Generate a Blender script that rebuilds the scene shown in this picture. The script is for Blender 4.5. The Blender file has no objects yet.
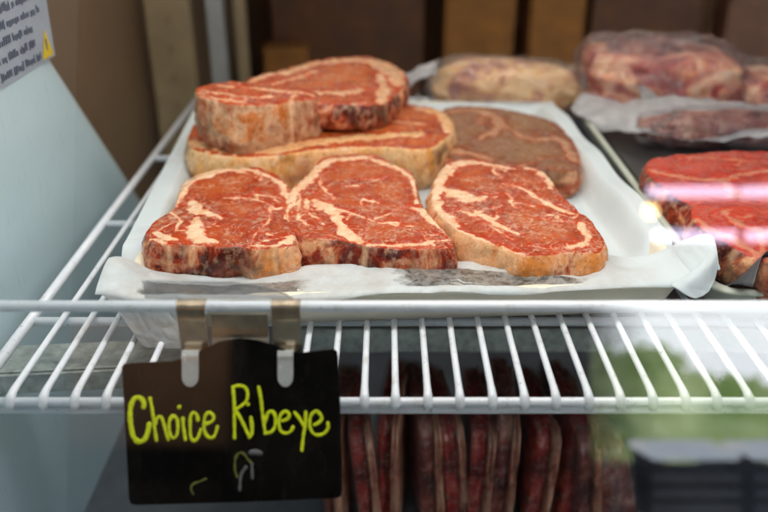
import bpy, bmesh, math, random
import numpy as np
from mathutils import Vector, Matrix, noise
from mathutils.geometry import delaunay_2d_cdt
random.seed(7)
scene = bpy.context.scene
COL = scene.collection
R = math.radians

# ------------------------------------------------------------------ traced steak outlines and fat seams (metres; seams: x, y, half width)
STEAKS = {
 's1': dict(z=0.068, out=[[-0.2368,0.1769], [-0.2381,0.2032], [-0.2326,0.2204], [-0.2263,0.2419], [-0.2248,0.2607], [-0.2286,0.2841], [-0.2292,0.3214], [-0.2196,0.3434], [-0.1956,0.3617], [-0.1676,0.371], [-0.1492,0.3691], [-0.1324,0.3525], [-0.1169,0.3301], [-0.1035,0.2922], [-0.0966,0.2531], [-0.0929,0.21], [-0.0871,0.1705], [-0.0869,0.1551], [-0.1021,0.149], [-0.1199,0.1449], [-0.1391,0.1508], [-0.1602,0.1508], [-0.1927,0.1551], [-0.2112,0.1551], [-0.2249,0.1624]],
  seams=[[[-0.2216,0.2493,0.004],[-0.2256,0.2841,0.009],[-0.2245,0.3214,0.011],[-0.2051,0.3434,0.011],[-0.172,0.357,0.01],[-0.1447,0.3479,0.007],[-0.1181,0.3129,0.004],[-0.1026,0.2684,0.003]],[[-0.2076,0.2607,0.007],[-0.1991,0.2368,0.009],[-0.1838,0.2253,0.007],[-0.168,0.2169,0.003]],[[-0.1934,0.2134,0.004],[-0.1893,0.1898,0.01],[-0.182,0.1674,0.013],[-0.1714,0.1612,0.011]],[[-0.1743,0.2684,0.0022],[-0.1551,0.2699,0.003],[-0.1359,0.2607,0.002],[-0.1163,0.2456,0.0016]],[[-0.1473,0.2777,0.002],[-0.1288,0.2746,0.0022],[-0.1132,0.2569,0.0015]],[[-0.1286,0.1508,0.002],[-0.1075,0.1508,0.005],[-0.0955,0.1612,0.006],[-0.0907,0.1718,0.004]],[[-0.1188,0.2419,0.001],[-0.119,0.21,0.0018],[-0.1252,0.1833,0.0012],[-0.1261,0.1612,0.001]],[[-0.2246,0.2347,0.002],[-0.2104,0.21,0.002],[-0.2071,0.1833,0.0015]],[[-0.2262,0.1833,0.003],[-0.2141,0.1674,0.005],[-0.2027,0.1643,0.002]],[[-0.107,0.3258,0.001],[-0.1136,0.3004,0.002],[-0.1031,0.2531,0.0025],[-0.1015,0.2169,0.002]]]),
 's2': dict(z=0.068, out=[[-0.1047,0.2342], [-0.1058,0.2703], [-0.1035,0.3048], [-0.0943,0.3323], [-0.0851,0.3662], [-0.0803,0.3971], [-0.0631,0.4132], [-0.0266,0.4187], [-0.0009,0.4046], [0.0133,0.3763], [0.0306,0.3612], [0.0366,0.3323], [0.038,0.2787], [0.043,0.2459], [0.0561,0.2042], [0.066,0.1761], [0.0686,0.158], [0.064,0.1496], [0.0302,0.1464], [0.0021,0.1464], [-0.0262,0.158], [-0.0494,0.166], [-0.0756,0.1713], [-0.0879,0.1795], [-0.0975,0.2006]],
  seams=[[[-0.0967,0.1935,0.003],[-0.1032,0.2342,0.004],[-0.1006,0.283,0.008],[-0.0906,0.3093,0.01],[-0.0822,0.3514,0.009],[-0.0738,0.3815,0.009],[-0.0441,0.3961,0.011],[-0.0152,0.394,0.009],[0.0098,0.3713,0.006],[0.0284,0.3437,0.004],[0.035,0.3048,0.003],[0.0356,0.258,0.003]],[[-0.0737,0.2604,0.007],[-0.0597,0.2396,0.01],[-0.0485,0.2152,0.007],[-0.0404,0.1899,0.007],[-0.0294,0.1693,0.007],[-0.0177,0.158,0.003]],[[-0.0549,0.2381,0.006],[-0.0376,0.2303,0.003],[-0.0188,0.2115,0.0015],[-0.0037,0.2006,0.001]],[[0.0304,0.242,0.006],[0.0423,0.2303,0.008],[0.0518,0.2079,0.004],[0.0657,0.1727,0.003]],[[-0.0205,0.1541,0.002],[0.0022,0.1515,0.002],[0.0305,0.1561,0.003],[0.0653,0.1673,0.003]],[[-0.0437,0.3003,0.001],[-0.0355,0.303,0.003],[-0.0239,0.3003,0.001]],[[0.0068,0.202,0.001],[0.0156,0.1935,0.002],[0.0288,0.192,0.001]],[[-0.0928,0.2787,0.001],[-0.0909,0.242,0.002],[-0.0832,0.2079,0.0025],[-0.0686,0.1935,0.001]],[[-0.0833,0.262,0.001],[-0.0775,0.2303,0.002],[-0.0602,0.2006,0.001]],[[-0.0231,0.2662,0.001],[-0.0134,0.2604,0.002],[-0.0086,0.2539,0.001]],[[-0.076,0.337,0.001],[-0.07,0.3003,0.002],[-0.0552,0.2703,0.001]]]),
 's3': dict(z=0.068, out=[[0.0502,0.2627], [0.0565,0.3191], [0.0684,0.3651], [0.0846,0.3927], [0.1159,0.4001], [0.1354,0.3823], [0.1561,0.3772], [0.1732,0.3731], [0.1895,0.3552], [0.1942,0.3209], [0.197,0.282], [0.2055,0.2426], [0.214,0.2122], [0.2163,0.1801], [0.2151,0.1619], [0.206,0.1406], [0.1889,0.1387], [0.1689,0.1362], [0.1518,0.1331], [0.1325,0.1331], [0.1154,0.1501], [0.0971,0.1632], [0.0841,0.1767], [0.0735,0.1891], [0.0605,0.2159], [0.0533,0.2387]],
  seams=[[[0.0757,0.1801,0.009],[0.0636,0.2159,0.009],[0.0554,0.2586,0.009],[0.0632,0.3191,0.01],[0.0789,0.3651,0.012],[0.1034,0.3823,0.011],[0.131,0.3751,0.006],[0.1539,0.3621,0.003]],[[0.0688,0.2923,0.006],[0.0806,0.2769,0.012],[0.0956,0.2652,0.013],[0.1106,0.271,0.008]],[[0.0953,0.231,0.002],[0.1044,0.2159,0.006],[0.1156,0.1962,0.006],[0.1332,0.1753,0.003]],[[0.1366,0.31,0.002],[0.1545,0.2967,0.003],[0.1666,0.271,0.004],[0.1813,0.2466,0.005],[0.1968,0.231,0.004]],[[0.1991,0.1991,0.007],[0.2008,0.1732,0.004],[0.1907,0.1534,0.004],[0.1654,0.1469,0.002],[0.1407,0.1501,0.002]],[[0.0733,0.187,0.006],[0.0918,0.1665,0.006],[0.1076,0.1553,0.005],[0.1329,0.1362,0.003]],[[0.1379,0.2837,0.001],[0.1367,0.2627,0.0025],[0.1401,0.2426,0.001]],[[0.1722,0.3671,0.005],[0.1881,0.3378,0.006],[0.1882,0.3011,0.004]],[[0.1634,0.2159,0.001],[0.1807,0.2272,0.0015],[0.1937,0.2159,0.001]],[[0.0747,0.2426,0.001],[0.0888,0.2272,0.0015],[0.1039,0.1976,0.001],[0.1257,0.1632,0.001]]]),
 'c': dict(z=0.122, out=[[-0.1928,0.4725], [-0.1845,0.5084], [-0.1717,0.5488], [-0.1394,0.6029], [-0.1092,0.6691], [-0.0648,0.7211], [-0.0264,0.7513], [0.0133,0.7178], [0.034,0.6643], [0.0279,0.5976], [0.016,0.545], [-0.0052,0.4886], [-0.0452,0.4662], [-0.0887,0.462], [-0.1016,0.4731], [-0.1359,0.4274], [-0.1598,0.4076], [-0.1809,0.4345]],
  seams=[[[-0.1841,0.4926,0.004],[-0.1656,0.5352,0.008],[-0.1334,0.5881,0.01],[-0.103,0.6489,0.01],[-0.0635,0.6925,0.014],[-0.0257,0.7153,0.022],[0.0082,0.6786,0.024],[0.0189,0.6015,0.012]],[[-0.172,0.4389,0.008],[-0.1382,0.446,0.01],[-0.1068,0.4868,0.008],[-0.0793,0.4994,0.008],[-0.047,0.5128,0.012],[-0.0311,0.5416,0.006]],[[-0.1661,0.4789,0.003],[-0.1453,0.5054,0.004],[-0.1211,0.5513,0.004],[-0.0956,0.6097,0.003]],[[-0.0053,0.5004,0.008],[0.001,0.5665,0.01],[-0.0059,0.6326,0.006]]]),
 'b': dict(z=0.1255, out=[[-0.2319,0.4342], [-0.2283,0.4187], [-0.2239,0.4097], [-0.1906,0.3936], [-0.1663,0.3909], [-0.1408,0.4074], [-0.1169,0.43], [-0.092,0.4551], [-0.0831,0.4742], [-0.0868,0.4919], [-0.1036,0.4985], [-0.128,0.4982], [-0.1606,0.4997], [-0.1913,0.4894], [-0.2121,0.4719], [-0.2299,0.4471]],
  seams=[[[-0.2253,0.4203,0.002],[-0.2035,0.4244,0.005],[-0.1725,0.419,0.005],[-0.1372,0.4396,0.004]],[[-0.2114,0.4064,0.002],[-0.1881,0.4003,0.004],[-0.1659,0.4004,0.003]],[[-0.2096,0.4579,0.003],[-0.1791,0.462,0.004],[-0.129,0.4701,0.006],[-0.0935,0.4734,0.006]],[[-0.1172,0.4327,0.003],[-0.11,0.4799,0.004]]]),
 'a': dict(z=0.076, out=[[-0.244,0.423], [-0.2592,0.5328], [-0.2293,0.6327], [-0.1276,0.6603], [-0.006,0.6327], [0.0383,0.6167], [0.0802,0.5808], [0.0944,0.5236], [0.0865,0.4711], [0.0512,0.4153], [0.0,0.423], [-0.0552,0.4191], [-0.0834,0.4115], [-0.1343,0.3893], [-0.1916,0.3893]],
  seams=[[[-0.2448,0.4386,0.01],[-0.1948,0.4078,0.016],[-0.1365,0.4078,0.016],[-0.0851,0.4346,0.014],[-0.022,0.4546,0.014],[0.047,0.467,0.012]],[[0.0877,0.4881,0.01],[0.079,0.5612,0.012],[0.0447,0.5909,0.008]],[[-0.0596,0.51,0.003],[-0.0055,0.5236,0.005],[0.062,0.5056,0.003]]]),
 'd': dict(z=0.055, out=[[0.0827,0.611], [0.0951,0.6629], [0.1484,0.6738], [0.2054,0.6417], [0.2462,0.6011], [0.2583,0.518], [0.2502,0.4296], [0.2311,0.3865], [0.1941,0.4005], [0.1435,0.3935], [0.107,0.4005], [0.0739,0.4682]],
  seams=[[[0.0936,0.6417,0.01],[0.145,0.6417,0.012],[0.1669,0.5769,0.01],[0.131,0.5095,0.006]],[[0.1669,0.5769,0.004],[0.1992,0.5095,0.006],[0.2402,0.5095,0.008],[0.2426,0.4296,0.008]],[[0.0871,0.4682,0.01],[0.1353,0.4296,0.008]]]),
 'r1': dict(z=0.07, out=[[0.3172,0.3775], [0.3418,0.4026], [0.3965,0.4174], [0.4497,0.425], [0.5169,0.4062], [0.518,0.3209], [0.4466,0.2531], [0.3981,0.2395], [0.3518,0.2289], [0.3267,0.2476], [0.3166,0.2903], [0.3092,0.3337]],
  seams=[[[0.3127,0.3534,0.003],[0.342,0.3273,0.006],[0.3859,0.3209,0.006],[0.452,0.3468,0.005],[0.5069,0.3337,0.004]],[[0.3859,0.3209,0.004],[0.3856,0.2756,0.008],[0.3663,0.2395,0.01]],[[0.3765,0.3953,0.002],[0.4324,0.381,0.003],[0.4885,0.3705,0.003]]]),
 'r2': dict(z=0.07, out=[[0.3228,0.2236], [0.3577,0.2448], [0.4026,0.2503], [0.4574,0.2531], [0.4811,0.1959], [0.4447,0.1177], [0.3913,0.075], [0.3559,0.0843], [0.3385,0.1136], [0.3235,0.1473], [0.3152,0.1839]],
  seams=[[[0.3199,0.2033,0.006],[0.3302,0.1652,0.006],[0.3463,0.126,0.007],[0.3681,0.1017,0.006]],[[0.351,0.221,0.003],[0.3582,0.1791,0.006],[0.3946,0.1607,0.005],[0.4529,0.1607,0.003]],[[0.3278,0.1387,0.002],[0.3459,0.1136,0.002],[0.3654,0.1607,0.004]]]),
}


# ------------------------------------------------------------------ object helpers
def link(o, parent=None):
    COL.objects.link(o)
    if parent: o.parent = parent
    return o
def mesh_obj(name, verts, faces, mat, parent=None, smooth=True):
    me = bpy.data.meshes.new(name)
    me.from_pydata([tuple(v) for v in verts], [], faces)
    me.update()
    if mat: me.materials.append(mat)
    if smooth: me.polygons.foreach_set('use_smooth', [True]*len(me.polygons))
    return link(bpy.data.objects.new(name, me), parent)
def bm_obj(name, bm, mat, parent=None, smooth=True):
    me = bpy.data.meshes.new(name); bm.to_mesh(me); bm.free()
    if mat: me.materials.append(mat)
    if smooth: me.polygons.foreach_set('use_smooth', [True]*len(me.polygons))
    return link(bpy.data.objects.new(name, me), parent)
def tag(o, label=None, cat=None, group=None, kind=None):
    if label: o['label'] = label
    if cat: o['category'] = cat
    if group: o['group'] = group
    if kind: o['kind'] = kind
    return o
def thing(name, label, cat, loc=(0,0,0), group=None):
    o = bpy.data.objects.new(name, None); COL.objects.link(o); o.location = loc
    o.empty_display_size = .02
    return tag(o, label, cat, group)
def box_bm(bm, c, s, bev=.0015, rot=None, seg=2):
    r = bmesh.ops.create_cube(bm, size=1)
    vs = r['verts']
    for v in vs: v.co = Vector((v.co.x*s[0], v.co.y*s[1], v.co.z*s[2]))
    if bev > 0:
        es = list({e for v in vs for e in v.link_edges})
        rr = bmesh.ops.bevel(bm, geom=es, offset=bev, segments=seg, affect='EDGES', profile=.5)
        vs = list({v for f in rr['faces'] for v in f.verts} | {v for v in vs if v.is_valid})
    for v in vs:
        if rot: v.co = rot @ v.co
        v.co += Vector(c)
def box(name, c, s, mat, parent=None, bev=.0015, rot=None, smooth=False):
    bm = bmesh.new(); box_bm(bm, c, s, bev, rot)
    return bm_obj(name, bm, mat, parent, smooth)
def tube_data(path, r, seg=10, squash=None, base=0):
    """path: list of Vectors; r: radius or list; squash=(normal, factor)"""
    P = [Vector(p) for p in path]; n = len(P)
    rs = r if isinstance(r, (list, tuple)) else [r]*n
    V, Fc = [], []
    t = (P[1]-P[0]).normalized()
    up = Vector((0,0,1)) if abs(t.z) < .9 else Vector((1,0,0))
    if squash: up = squash[0]
    a = t.cross(up).normalized(); b = a.cross(t).normalized()
    for i in range(n):
        t = ((P[min(i+1,n-1)]-P[max(i-1,0)])).normalized()
        if squash: b = squash[0]; a = t.cross(b).normalized()
        else:
            a = (a - t*a.dot(t)).normalized(); b = a.cross(t).normalized()
        k = squash[1] if squash else 1
        for j in range(seg):
            an = 2*math.pi*j/seg
            V.append(P[i] + a*math.cos(an)*rs[i] + b*math.sin(an)*rs[i]*k)
    for i in range(n-1):
        for j in range(seg):
            j2 = (j+1) % seg
            Fc.append((base+i*seg+j, base+i*seg+j2, base+(i+1)*seg+j2, base+(i+1)*seg+j))
    Fc.append(tuple(base+j for j in reversed(range(seg))))
    Fc.append(tuple(base+(n-1)*seg+j for j in range(seg)))
    return V, Fc
def tubes(name, paths, mat, parent=None, seg=10, squash=None):
    V, Fc = [], []
    for p, r in paths:
        v, f = tube_data(p, r, seg, squash, len(V)); V += v; Fc += f
    return mesh_obj(name, V, Fc, mat, parent)
def catmull(pts, step, closed=True):
    P = [Vector(p) for p in pts]; n = len(P); out = []
    rng = range(n) if closed else range(n-1)
    for i in rng:
        if closed: p0,p1,p2,p3 = P[i-1],P[i],P[(i+1)%n],P[(i+2)%n]
        else: p0,p1,p2,p3 = P[max(i-1,0)],P[i],P[i+1],P[min(i+2,n-1)]
        m = max(1, int((p2-p1).length/step))
        for k in range(m):
            t = k/m
            out.append(.5*((2*p1)+(p2-p0)*t+(2*p0-5*p1+4*p2-p3)*t*t+(3*p1-p0-3*p2+p3)*t**3))
    if not closed: out.append(P[-1])
    return out

# ------------------------------------------------------------------ node helpers
class NT:
    def __init__(s, name):
        s.m = bpy.data.materials.new(name); s.m.use_nodes = True
        s.t = s.m.node_tree; s.t.nodes.clear()
        s.out = s.t.nodes.new('ShaderNodeOutputMaterial')
    def n(s, typ, **kw):
        nd = s.t.nodes.new(typ)
        for k, v in kw.items():
            if k in nd.inputs or isinstance(k, int): nd.inputs[k].default_value = v
            else: setattr(nd, k, v)
        return nd
    def l(s, a, b): s.t.links.new(a, b)
    def put(s, sock, v):
        if isinstance(v, bpy.types.NodeSocket): s.l(v, sock)
        else: sock.default_value = v
    def math(s, op, a, b=0., c=None, clamp=False):
        nd = s.t.nodes.new('ShaderNodeMath'); nd.operation = op; nd.use_clamp = clamp
        s.put(nd.inputs[0], a); s.put(nd.inputs[1], b)
        if c is not None: s.put(nd.inputs[2], c)
        return nd.outputs[0]
    def coord(s, scale=(1,1,1), off=(0,0,0), kind='Object'):
        tc = s.t.nodes.new('ShaderNodeTexCoord'); mp = s.t.nodes.new('ShaderNodeMapping')
        mp.inputs['Scale'].default_value = scale; mp.inputs['Location'].default_value = off
        s.l(tc.outputs[kind], mp.inputs[0]); return mp.outputs[0]
    def noise(s, vec, scale, detail=3, rough=.5, dist=0.):
        nd = s.t.nodes.new('ShaderNodeTexNoise'); s.l(vec, nd.inputs['Vector'])
        nd.inputs['Scale'].default_value = scale; nd.inputs['Detail'].default_value = detail
        nd.inputs['Roughness'].default_value = rough; nd.inputs['Distortion'].default_value = dist
        return nd.outputs['Fac']
    def ramp(s, fac, stops, interp='LINEAR'):
        nd = s.t.nodes.new('ShaderNodeValToRGB'); s.put(nd.inputs[0], fac)
        cr = nd.color_ramp; cr.interpolation = interp
        while len(cr.elements) < len(stops): cr.elements.new(.5)
        for e, (p, c) in zip(cr.elements, stops):
            e.position = p; e.color = (c, c, c, 1) if isinstance(c, (int, float)) else (*c, 1)
        return nd.outputs[0]
    def mix(s, fac, a, b, mode='MIX'):
        nd = s.t.nodes.new('ShaderNodeMix'); nd.data_type = 'RGBA'; nd.blend_type = mode
        s.put(nd.inputs[0], fac)
        for i, v in ((6, a), (7, b)):
            if isinstance(v, tuple): v = (*v[:3], 1)
            s.put(nd.inputs[i], v)
        return nd.outputs[2]
    def bump(s, h, strength, dist=.001, normal=None):
        nd = s.t.nodes.new('ShaderNodeBump'); s.l(h, nd.inputs['Height'])
        nd.inputs['Strength'].default_value = strength; nd.inputs['Distance'].default_value = dist
        if normal: s.l(normal, nd.inputs['Normal'])
        return nd.outputs[0]
    def attr(s, name):
        nd = s.t.nodes.new('ShaderNodeAttribute'); nd.attribute_name = name; return nd.outputs['Fac']
    def bsdf(s, **kw):
        nd = s.t.nodes.new('ShaderNodeBsdfPrincipled')
        for k, v in kw.items():
            k = k.replace('_', ' ')
            if isinstance(v, tuple) and len(v) == 3 and k in ('Base Color','Emission Color'): v = (*v, 1)
            s.put(nd.inputs[k], v)
        s.l(nd.outputs[0], s.out.inputs[0]); return nd

def simple(name, col, rough=.5, metal=0, var=.08, nscale=20, bump=.15, bscale=150, coat=0, **kw):
    t = NT(name); c = t.coord()
    f = t.noise(c, nscale, 4, .6)
    colr = t.mix(t.ramp(f, [(.3, 0), (.7, 1)]), tuple(x*(1-var) for x in col), tuple(min(1, x*(1+var)) for x in col))
    h = t.noise(c, bscale, 3)
    b = t.bsdf(Base_Color=colr, Roughness=t.math('MULTIPLY_ADD', f, .2, rough-.1), Metallic=metal, Coat_Weight=coat, **kw)
    if bump: t.l(t.bump(h, bump, .0006), b.inputs['Normal'])
    return t.m

# ------------------------------------------------------------------ materials
M = {}
def wire_mat():
    t = NT('white_coated_wire'); c = t.coord(kind='Object')
    g = t.n('ShaderNodeNewGeometry').outputs['Position']
    col = t.mix(t.noise(g, 30, 3), (.80,.86,.95), (.90,.93,.98))
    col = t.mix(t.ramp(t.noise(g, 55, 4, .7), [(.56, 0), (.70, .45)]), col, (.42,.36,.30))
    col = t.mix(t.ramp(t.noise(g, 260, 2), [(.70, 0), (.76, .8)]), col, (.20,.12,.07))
    b = t.bsdf(Base_Color=col, Roughness=.32, Coat_Weight=.3)
    t.l(t.bump(t.noise(g, 160, 3), .35, .0008), b.inputs['Normal']); return t.m
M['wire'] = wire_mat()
M['tray'] = simple('cream_tray', (.86,.81,.66), .42, var=.05, nscale=25)
M['greytray'] = simple('grey_green_tray', (.50,.54,.46), .4)
M['steel'] = simple('brushed_steel', (.55,.56,.55), .35, metal=1, var=.1, nscale=60)
M['nickel'] = simple('nickel', (.74,.62,.46), .20, metal=.8, var=.12, nscale=90, bump=.2)
M['tongue'] = simple('bright_nickel', (.88,.90,.88), .25, metal=.55, var=.1, nscale=90, bump=.2)
M['galv'] = simple('galvanised', (.36,.40,.38), .5, metal=.3, var=.35, nscale=90)
M['dark'] = simple('dark_liner', (.03,.028,.028), .4, var=.3)
M['blackpaper'] = simple('dark_paper', (.07,.075,.085), .45, var=.3, nscale=40)
M['post'] = simple('beige_post', (.24,.18,.10), .6, var=.15)
M['postgrey'] = simple('grey_post', (.26,.27,.27), .5, var=.15)
M['brownwall'] = simple('brown_back', (.17,.06,.012), .7, var=.4, nscale=6)
M['amber'] = simple('amber_box', (.36,.135,.02), .7, var=.3, nscale=12)
M['darkamber'] = simple('dark_amber_box', (.10,.045,.01), .7, var=.3, nscale=12)
M['darkbrown'] = simple('dark_box', (.13,.042,.010), .6, var=.4, nscale=12)
M['mauve'] = simple('mauve_box', (.22,.09,.045), .6, var=.3, nscale=12)
M['deck'] = simple('lower_deck', (.16,.19,.22), .4, metal=.2, var=.3, nscale=10)
M['ledge'] = simple('grey_ledge', (.26,.22,.19), .5, var=.25, nscale=12)
M['yellow'] = simple('yellow_triangle', (.75,.55,.02), .5)
M['labelpaper'] = simple('label_paper', (.36,.42,.50), .5)
M['print'] = simple('label_print', (.08,.10,.15), .6)
M['benchdark'] = simple('bench_dark', (.02,.02,.025), .6)
M['brownblock'] = simple('brown_block', (.36,.24,.16), .7, var=.3, nscale=3)

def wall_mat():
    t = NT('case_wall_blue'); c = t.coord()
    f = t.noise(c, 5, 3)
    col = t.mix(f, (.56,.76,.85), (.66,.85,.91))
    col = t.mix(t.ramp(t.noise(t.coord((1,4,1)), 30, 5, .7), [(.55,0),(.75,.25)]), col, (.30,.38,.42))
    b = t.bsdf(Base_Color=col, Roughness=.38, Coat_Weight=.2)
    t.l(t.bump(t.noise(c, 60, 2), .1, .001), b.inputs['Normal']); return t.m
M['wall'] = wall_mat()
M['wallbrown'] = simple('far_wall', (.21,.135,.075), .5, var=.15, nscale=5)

def meat_top(name, red=(.50,.056,.011), dark=(.24,.014,.004), fat=(.94,.66,.45), side_bias=0., off=(0,0,0), sidecols=None):
    t = NT(name); c = t.coord(off=off)
    # warp coordinates a little so that edges of fat are ragged
    wn = t.n('ShaderNodeTexNoise'); t.l(c, wn.inputs['Vector']); wn.inputs['Scale'].default_value = 70; wn.inputs['Detail'].default_value = 3
    vm = t.n('ShaderNodeVectorMath', operation='MULTIPLY_ADD'); t.l(wn.outputs['Color'], vm.inputs[0])
    vm.inputs[1].default_value = (.016,)*3; t.l(c, vm.inputs[2]); w = vm.outputs[0]
    fa = t.attr('fat'); side = t.attr('side'); hgt = t.attr('hgt')
    n1 = t.noise(w, 130, 4, .6)
    fatf = t.math('ADD', fa, t.math('MULTIPLY', t.math('SUBTRACT', n1, .5), .85))
    fatf = t.math('ADD', fatf, t.math('MULTIPLY', t.math('SUBTRACT', t.noise(w, 42, 2), .5), .80))
    fatm = t.ramp(fatf, [(.46, 0), (.60, 1)])
    # fine marbling: thin ridges of a warped noise, patchy
    r1 = t.math('ABSOLUTE', t.math('SUBTRACT', t.noise(w, 85, 2, .5, .6), .5))
    line = t.ramp(r1, [(.0, 1), (.024, .6), (.046, 0)])
    patch = t.ramp(t.noise(c, 38, 2), [(.42, 0), (.56, 1)])
    line = t.math('MULTIPLY', line, patch)
    v = t.n('ShaderNodeTexVoronoi'); t.l(w, v.inputs['Vector']); v.inputs['Scale'].default_value = 230; v.inputs['Randomness'].default_value = 1
    fl = t.math('MULTIPLY', t.ramp(v.outputs['Distance'], [(.12, 1), (.34, 0)]), t.ramp(t.noise(c, 75, 2), [(.50, 0), (.62, 1)]))
    marb = t.math('MAXIMUM', t.math('MULTIPLY', line, .42), t.math('MULTIPLY', fl, .62))
    marb = t.math('MAXIMUM', marb, t.math('MULTIPLY', t.attr('mb'), t.ramp(t.noise(w, 150, 3, .6), [(.50, 0), (.62, .7)])))
    # muscle colour
    m1 = t.noise(w, 26, 4, .55); m2 = t.noise(t.coord((1, 2.6, 1), off), 170, 4, .65)
    musc = t.mix(t.ramp(m1, [(.30, 0), (.72, 1)]), dark, red)
    musc = t.mix(t.ramp(t.noise(c, 16, 3, .5, 1.0), [(.42, 0), (.64, .75)]), musc, (red[0]*1.15, red[1]*1.7, red[2]*1.5))
    musc = t.mix(t.ramp(m2, [(.35, .55), (.65, 0)]), musc, tuple(x*.62 for x in red))
    musc = t.mix(t.ramp(t.noise(c, 300, 3, .7), [(.52, 0), (.72, .30)]), musc, (.62,.15,.06))
    fc = t.mix(t.ramp(t.noise(c, 60, 4, .6), [(.35, 0), (.7, 1)]), fat, tuple((a*.86, b*.70, d*.55)[i] for i, (a, b, d) in enumerate([fat]*3)))
    fc = t.mix(t.ramp(t.noise(w, 110, 3, .6), [(.50, 0), (.72, .45)]), fc, (.66,.22,.09))
    pinkedge = t.ramp(fatf, [(.40, 0), (.50, .55), (.72, 0)])
    core = t.attr('core')
    corem = t.math('MULTIPLY', t.ramp(t.math('ADD', core, t.math('MULTIPLY', t.math('SUBTRACT', t.noise(w, 50, 3), .5), .8)), [(.25, 0), (.85, 1)]), .60)
    musc = t.mix(corem, musc, (min(1, red[0]*1.08), red[1]*2.1, red[2]*2.6))
    musc = t.mix(t.ramp(core, [(.0, .55), (.22, 0)]), musc, (red[0]*1.1, red[1]*.75, red[2]*.6))
    top = t.mix(marb, musc, tuple(x*.88 for x in fat))
    top = t.mix(fatm, top, fc)
    top = t.mix(pinkedge, top, (.66,.17,.075))
    # sides
    sc = t.coord((1, 1, .8), off)
    s1 = t.noise(sc, 24, 5, .62, .8); s2 = t.noise(t.coord((1,1,.75), off), 120, 4, .6)
    cols = sidecols or [(.08,.010,.006),(.34,.032,.012),(.58,.17,.07),(.88,.46,.25),(.78,.27,.06)]
    sd = t.ramp(t.math('ADD', t.math('ADD', s1, side_bias), t.attr('sb')), [(.34, cols[0]), (.43, cols[1]), (.49, cols[2]), (.56, cols[3]), (.68, cols[4])])
    sd = t.mix(t.ramp(s2, [(.48, 0), (.68, .5)]), sd, (.90,.56,.34))
    sd = t.mix(t.ramp(t.noise(c, 15, 2), [(.56, 0), (.72, .6)]), sd, (.30,.030,.014))
    sd = t.mix(t.ramp(t.noise(t.coord(off=(off[0]+4, off[1], 2)), 19, 3), [(.58, 0), (.68, .8)]), sd, (.10,.045,.02))
    sd = t.mix(t.ramp(t.noise(w, 160, 3, .7), [(.60, 0), (.72, .7)]), sd, (.10,.02,.012))
    sd = t.mix(t.math('MULTIPLY', t.ramp(fa, [(.45, 0), (.7, 1)]), .6), sd, (.95,.60,.34))
    sd = t.mix(t.ramp(t.noise(t.coord((1,1,.6), off), 320, 4, .7), [(.50, 0), (.68, .35)]), sd, (.45,.16,.09), 'MULTIPLY')  # sides browned and darkened for the weaker light there, with grain
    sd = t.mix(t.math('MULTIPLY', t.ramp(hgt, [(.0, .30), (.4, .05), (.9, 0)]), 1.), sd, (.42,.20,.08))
    sm = t.ramp(t.math('ADD', side, t.math('MULTIPLY', t.math('SUBTRACT', n1, .5), .5)), [(.35, 0), (.6, 1)])
    col = t.mix(sm, top, sd)
    h = t.math('ADD', t.math('MULTIPLY', t.noise(c, 210, 5, .65), 1.0), t.math('MULTIPLY', t.noise(w, 60, 3), 1.2))
    h = t.math('ADD', h, t.math('MULTIPLY', fatm, .25))
    rough = t.ramp(t.noise(c, 95, 4, .6), [(.35, .16), (.65, .40)])
    b = t.bsdf(Base_Color=col, Roughness=rough, Coat_Weight=t.ramp(t.noise(c, 85, 4, .7), [(.48, .0), (.57, 1.)]), Coat_Roughness=.045, Specular_IOR_Level=.10)
    t.l(t.bump(h, .8, .0014), b.inputs['Normal'])
    t.l(t.bump(t.math('ADD', h, t.noise(w, 140, 3, .6)), .9, .0018), b.inputs['Coat Normal'])
    return t.m

def paper_mat():
    t = NT('butcher_paper'); c = t.coord()
    f = t.noise(c, 14, 4, .6)
    col = t.mix(f, (.60,.69,.73), (.72,.79,.82))
    wet = t.attr('wet')
    wn = t.noise(c, 120, 4, .65, .8)
    wetc = t.mix(t.ramp(wn, [(.40, 0), (.60, 1)]), (.07,.07,.065), (.28,.28,.265))
    wm = t.ramp(t.math('ADD', wet, t.math('MULTIPLY', t.math('SUBTRACT', t.noise(c, 55, 4, .7), .5), 1.1)), [(.30, 0), (.62, 1)])
    st = t.attr('stain')
    col = t.mix(t.math('MULTIPLY', t.attr('damp'), t.ramp(t.noise(c, 22, 4, .7), [(.35, .25), (.65, .95)])), col, (.47,.44,.41))
    col = t.mix(t.math('MULTIPLY', st, t.ramp(t.noise(c, 60, 3), [(.3, .2), (.7, .8)])), col, (.62,.30,.18))
    col = t.mix(wm, col, wetc)
    cr = t.math('ABSOLUTE', t.math('SUBTRACT', t.noise(t.coord((1,.7,1)), 9, 3, .5, 1.2), .5))
    crs = t.ramp(cr, [(0, 0), (.05, 1)])
    col = t.mix(t.ramp(cr, [(0, .22), (.03, 0)]), col, (.50,.53,.55))
    b = t.bsdf(Base_Color=col, Roughness=t.math('MULTIPLY_ADD', wm, -.25, .55), Coat_Weight=t.math('MULTIPLY', wm, .5))
    t.l(t.bump(t.math('ADD', t.math('ADD', t.math('ADD', t.math('MULTIPLY', crs, 1.2), t.noise(c, 50, 4, .6)), t.math('MULTIPLY', t.noise(t.coord((1,.6,1)), 11, 3, .5, 1.5), 3.)), t.math('MULTIPLY', wn, t.math('MULTIPLY', wm, .6))), .35, .0015), b.inputs['Normal']); return t.m
M['paper'] = paper_mat()

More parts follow.
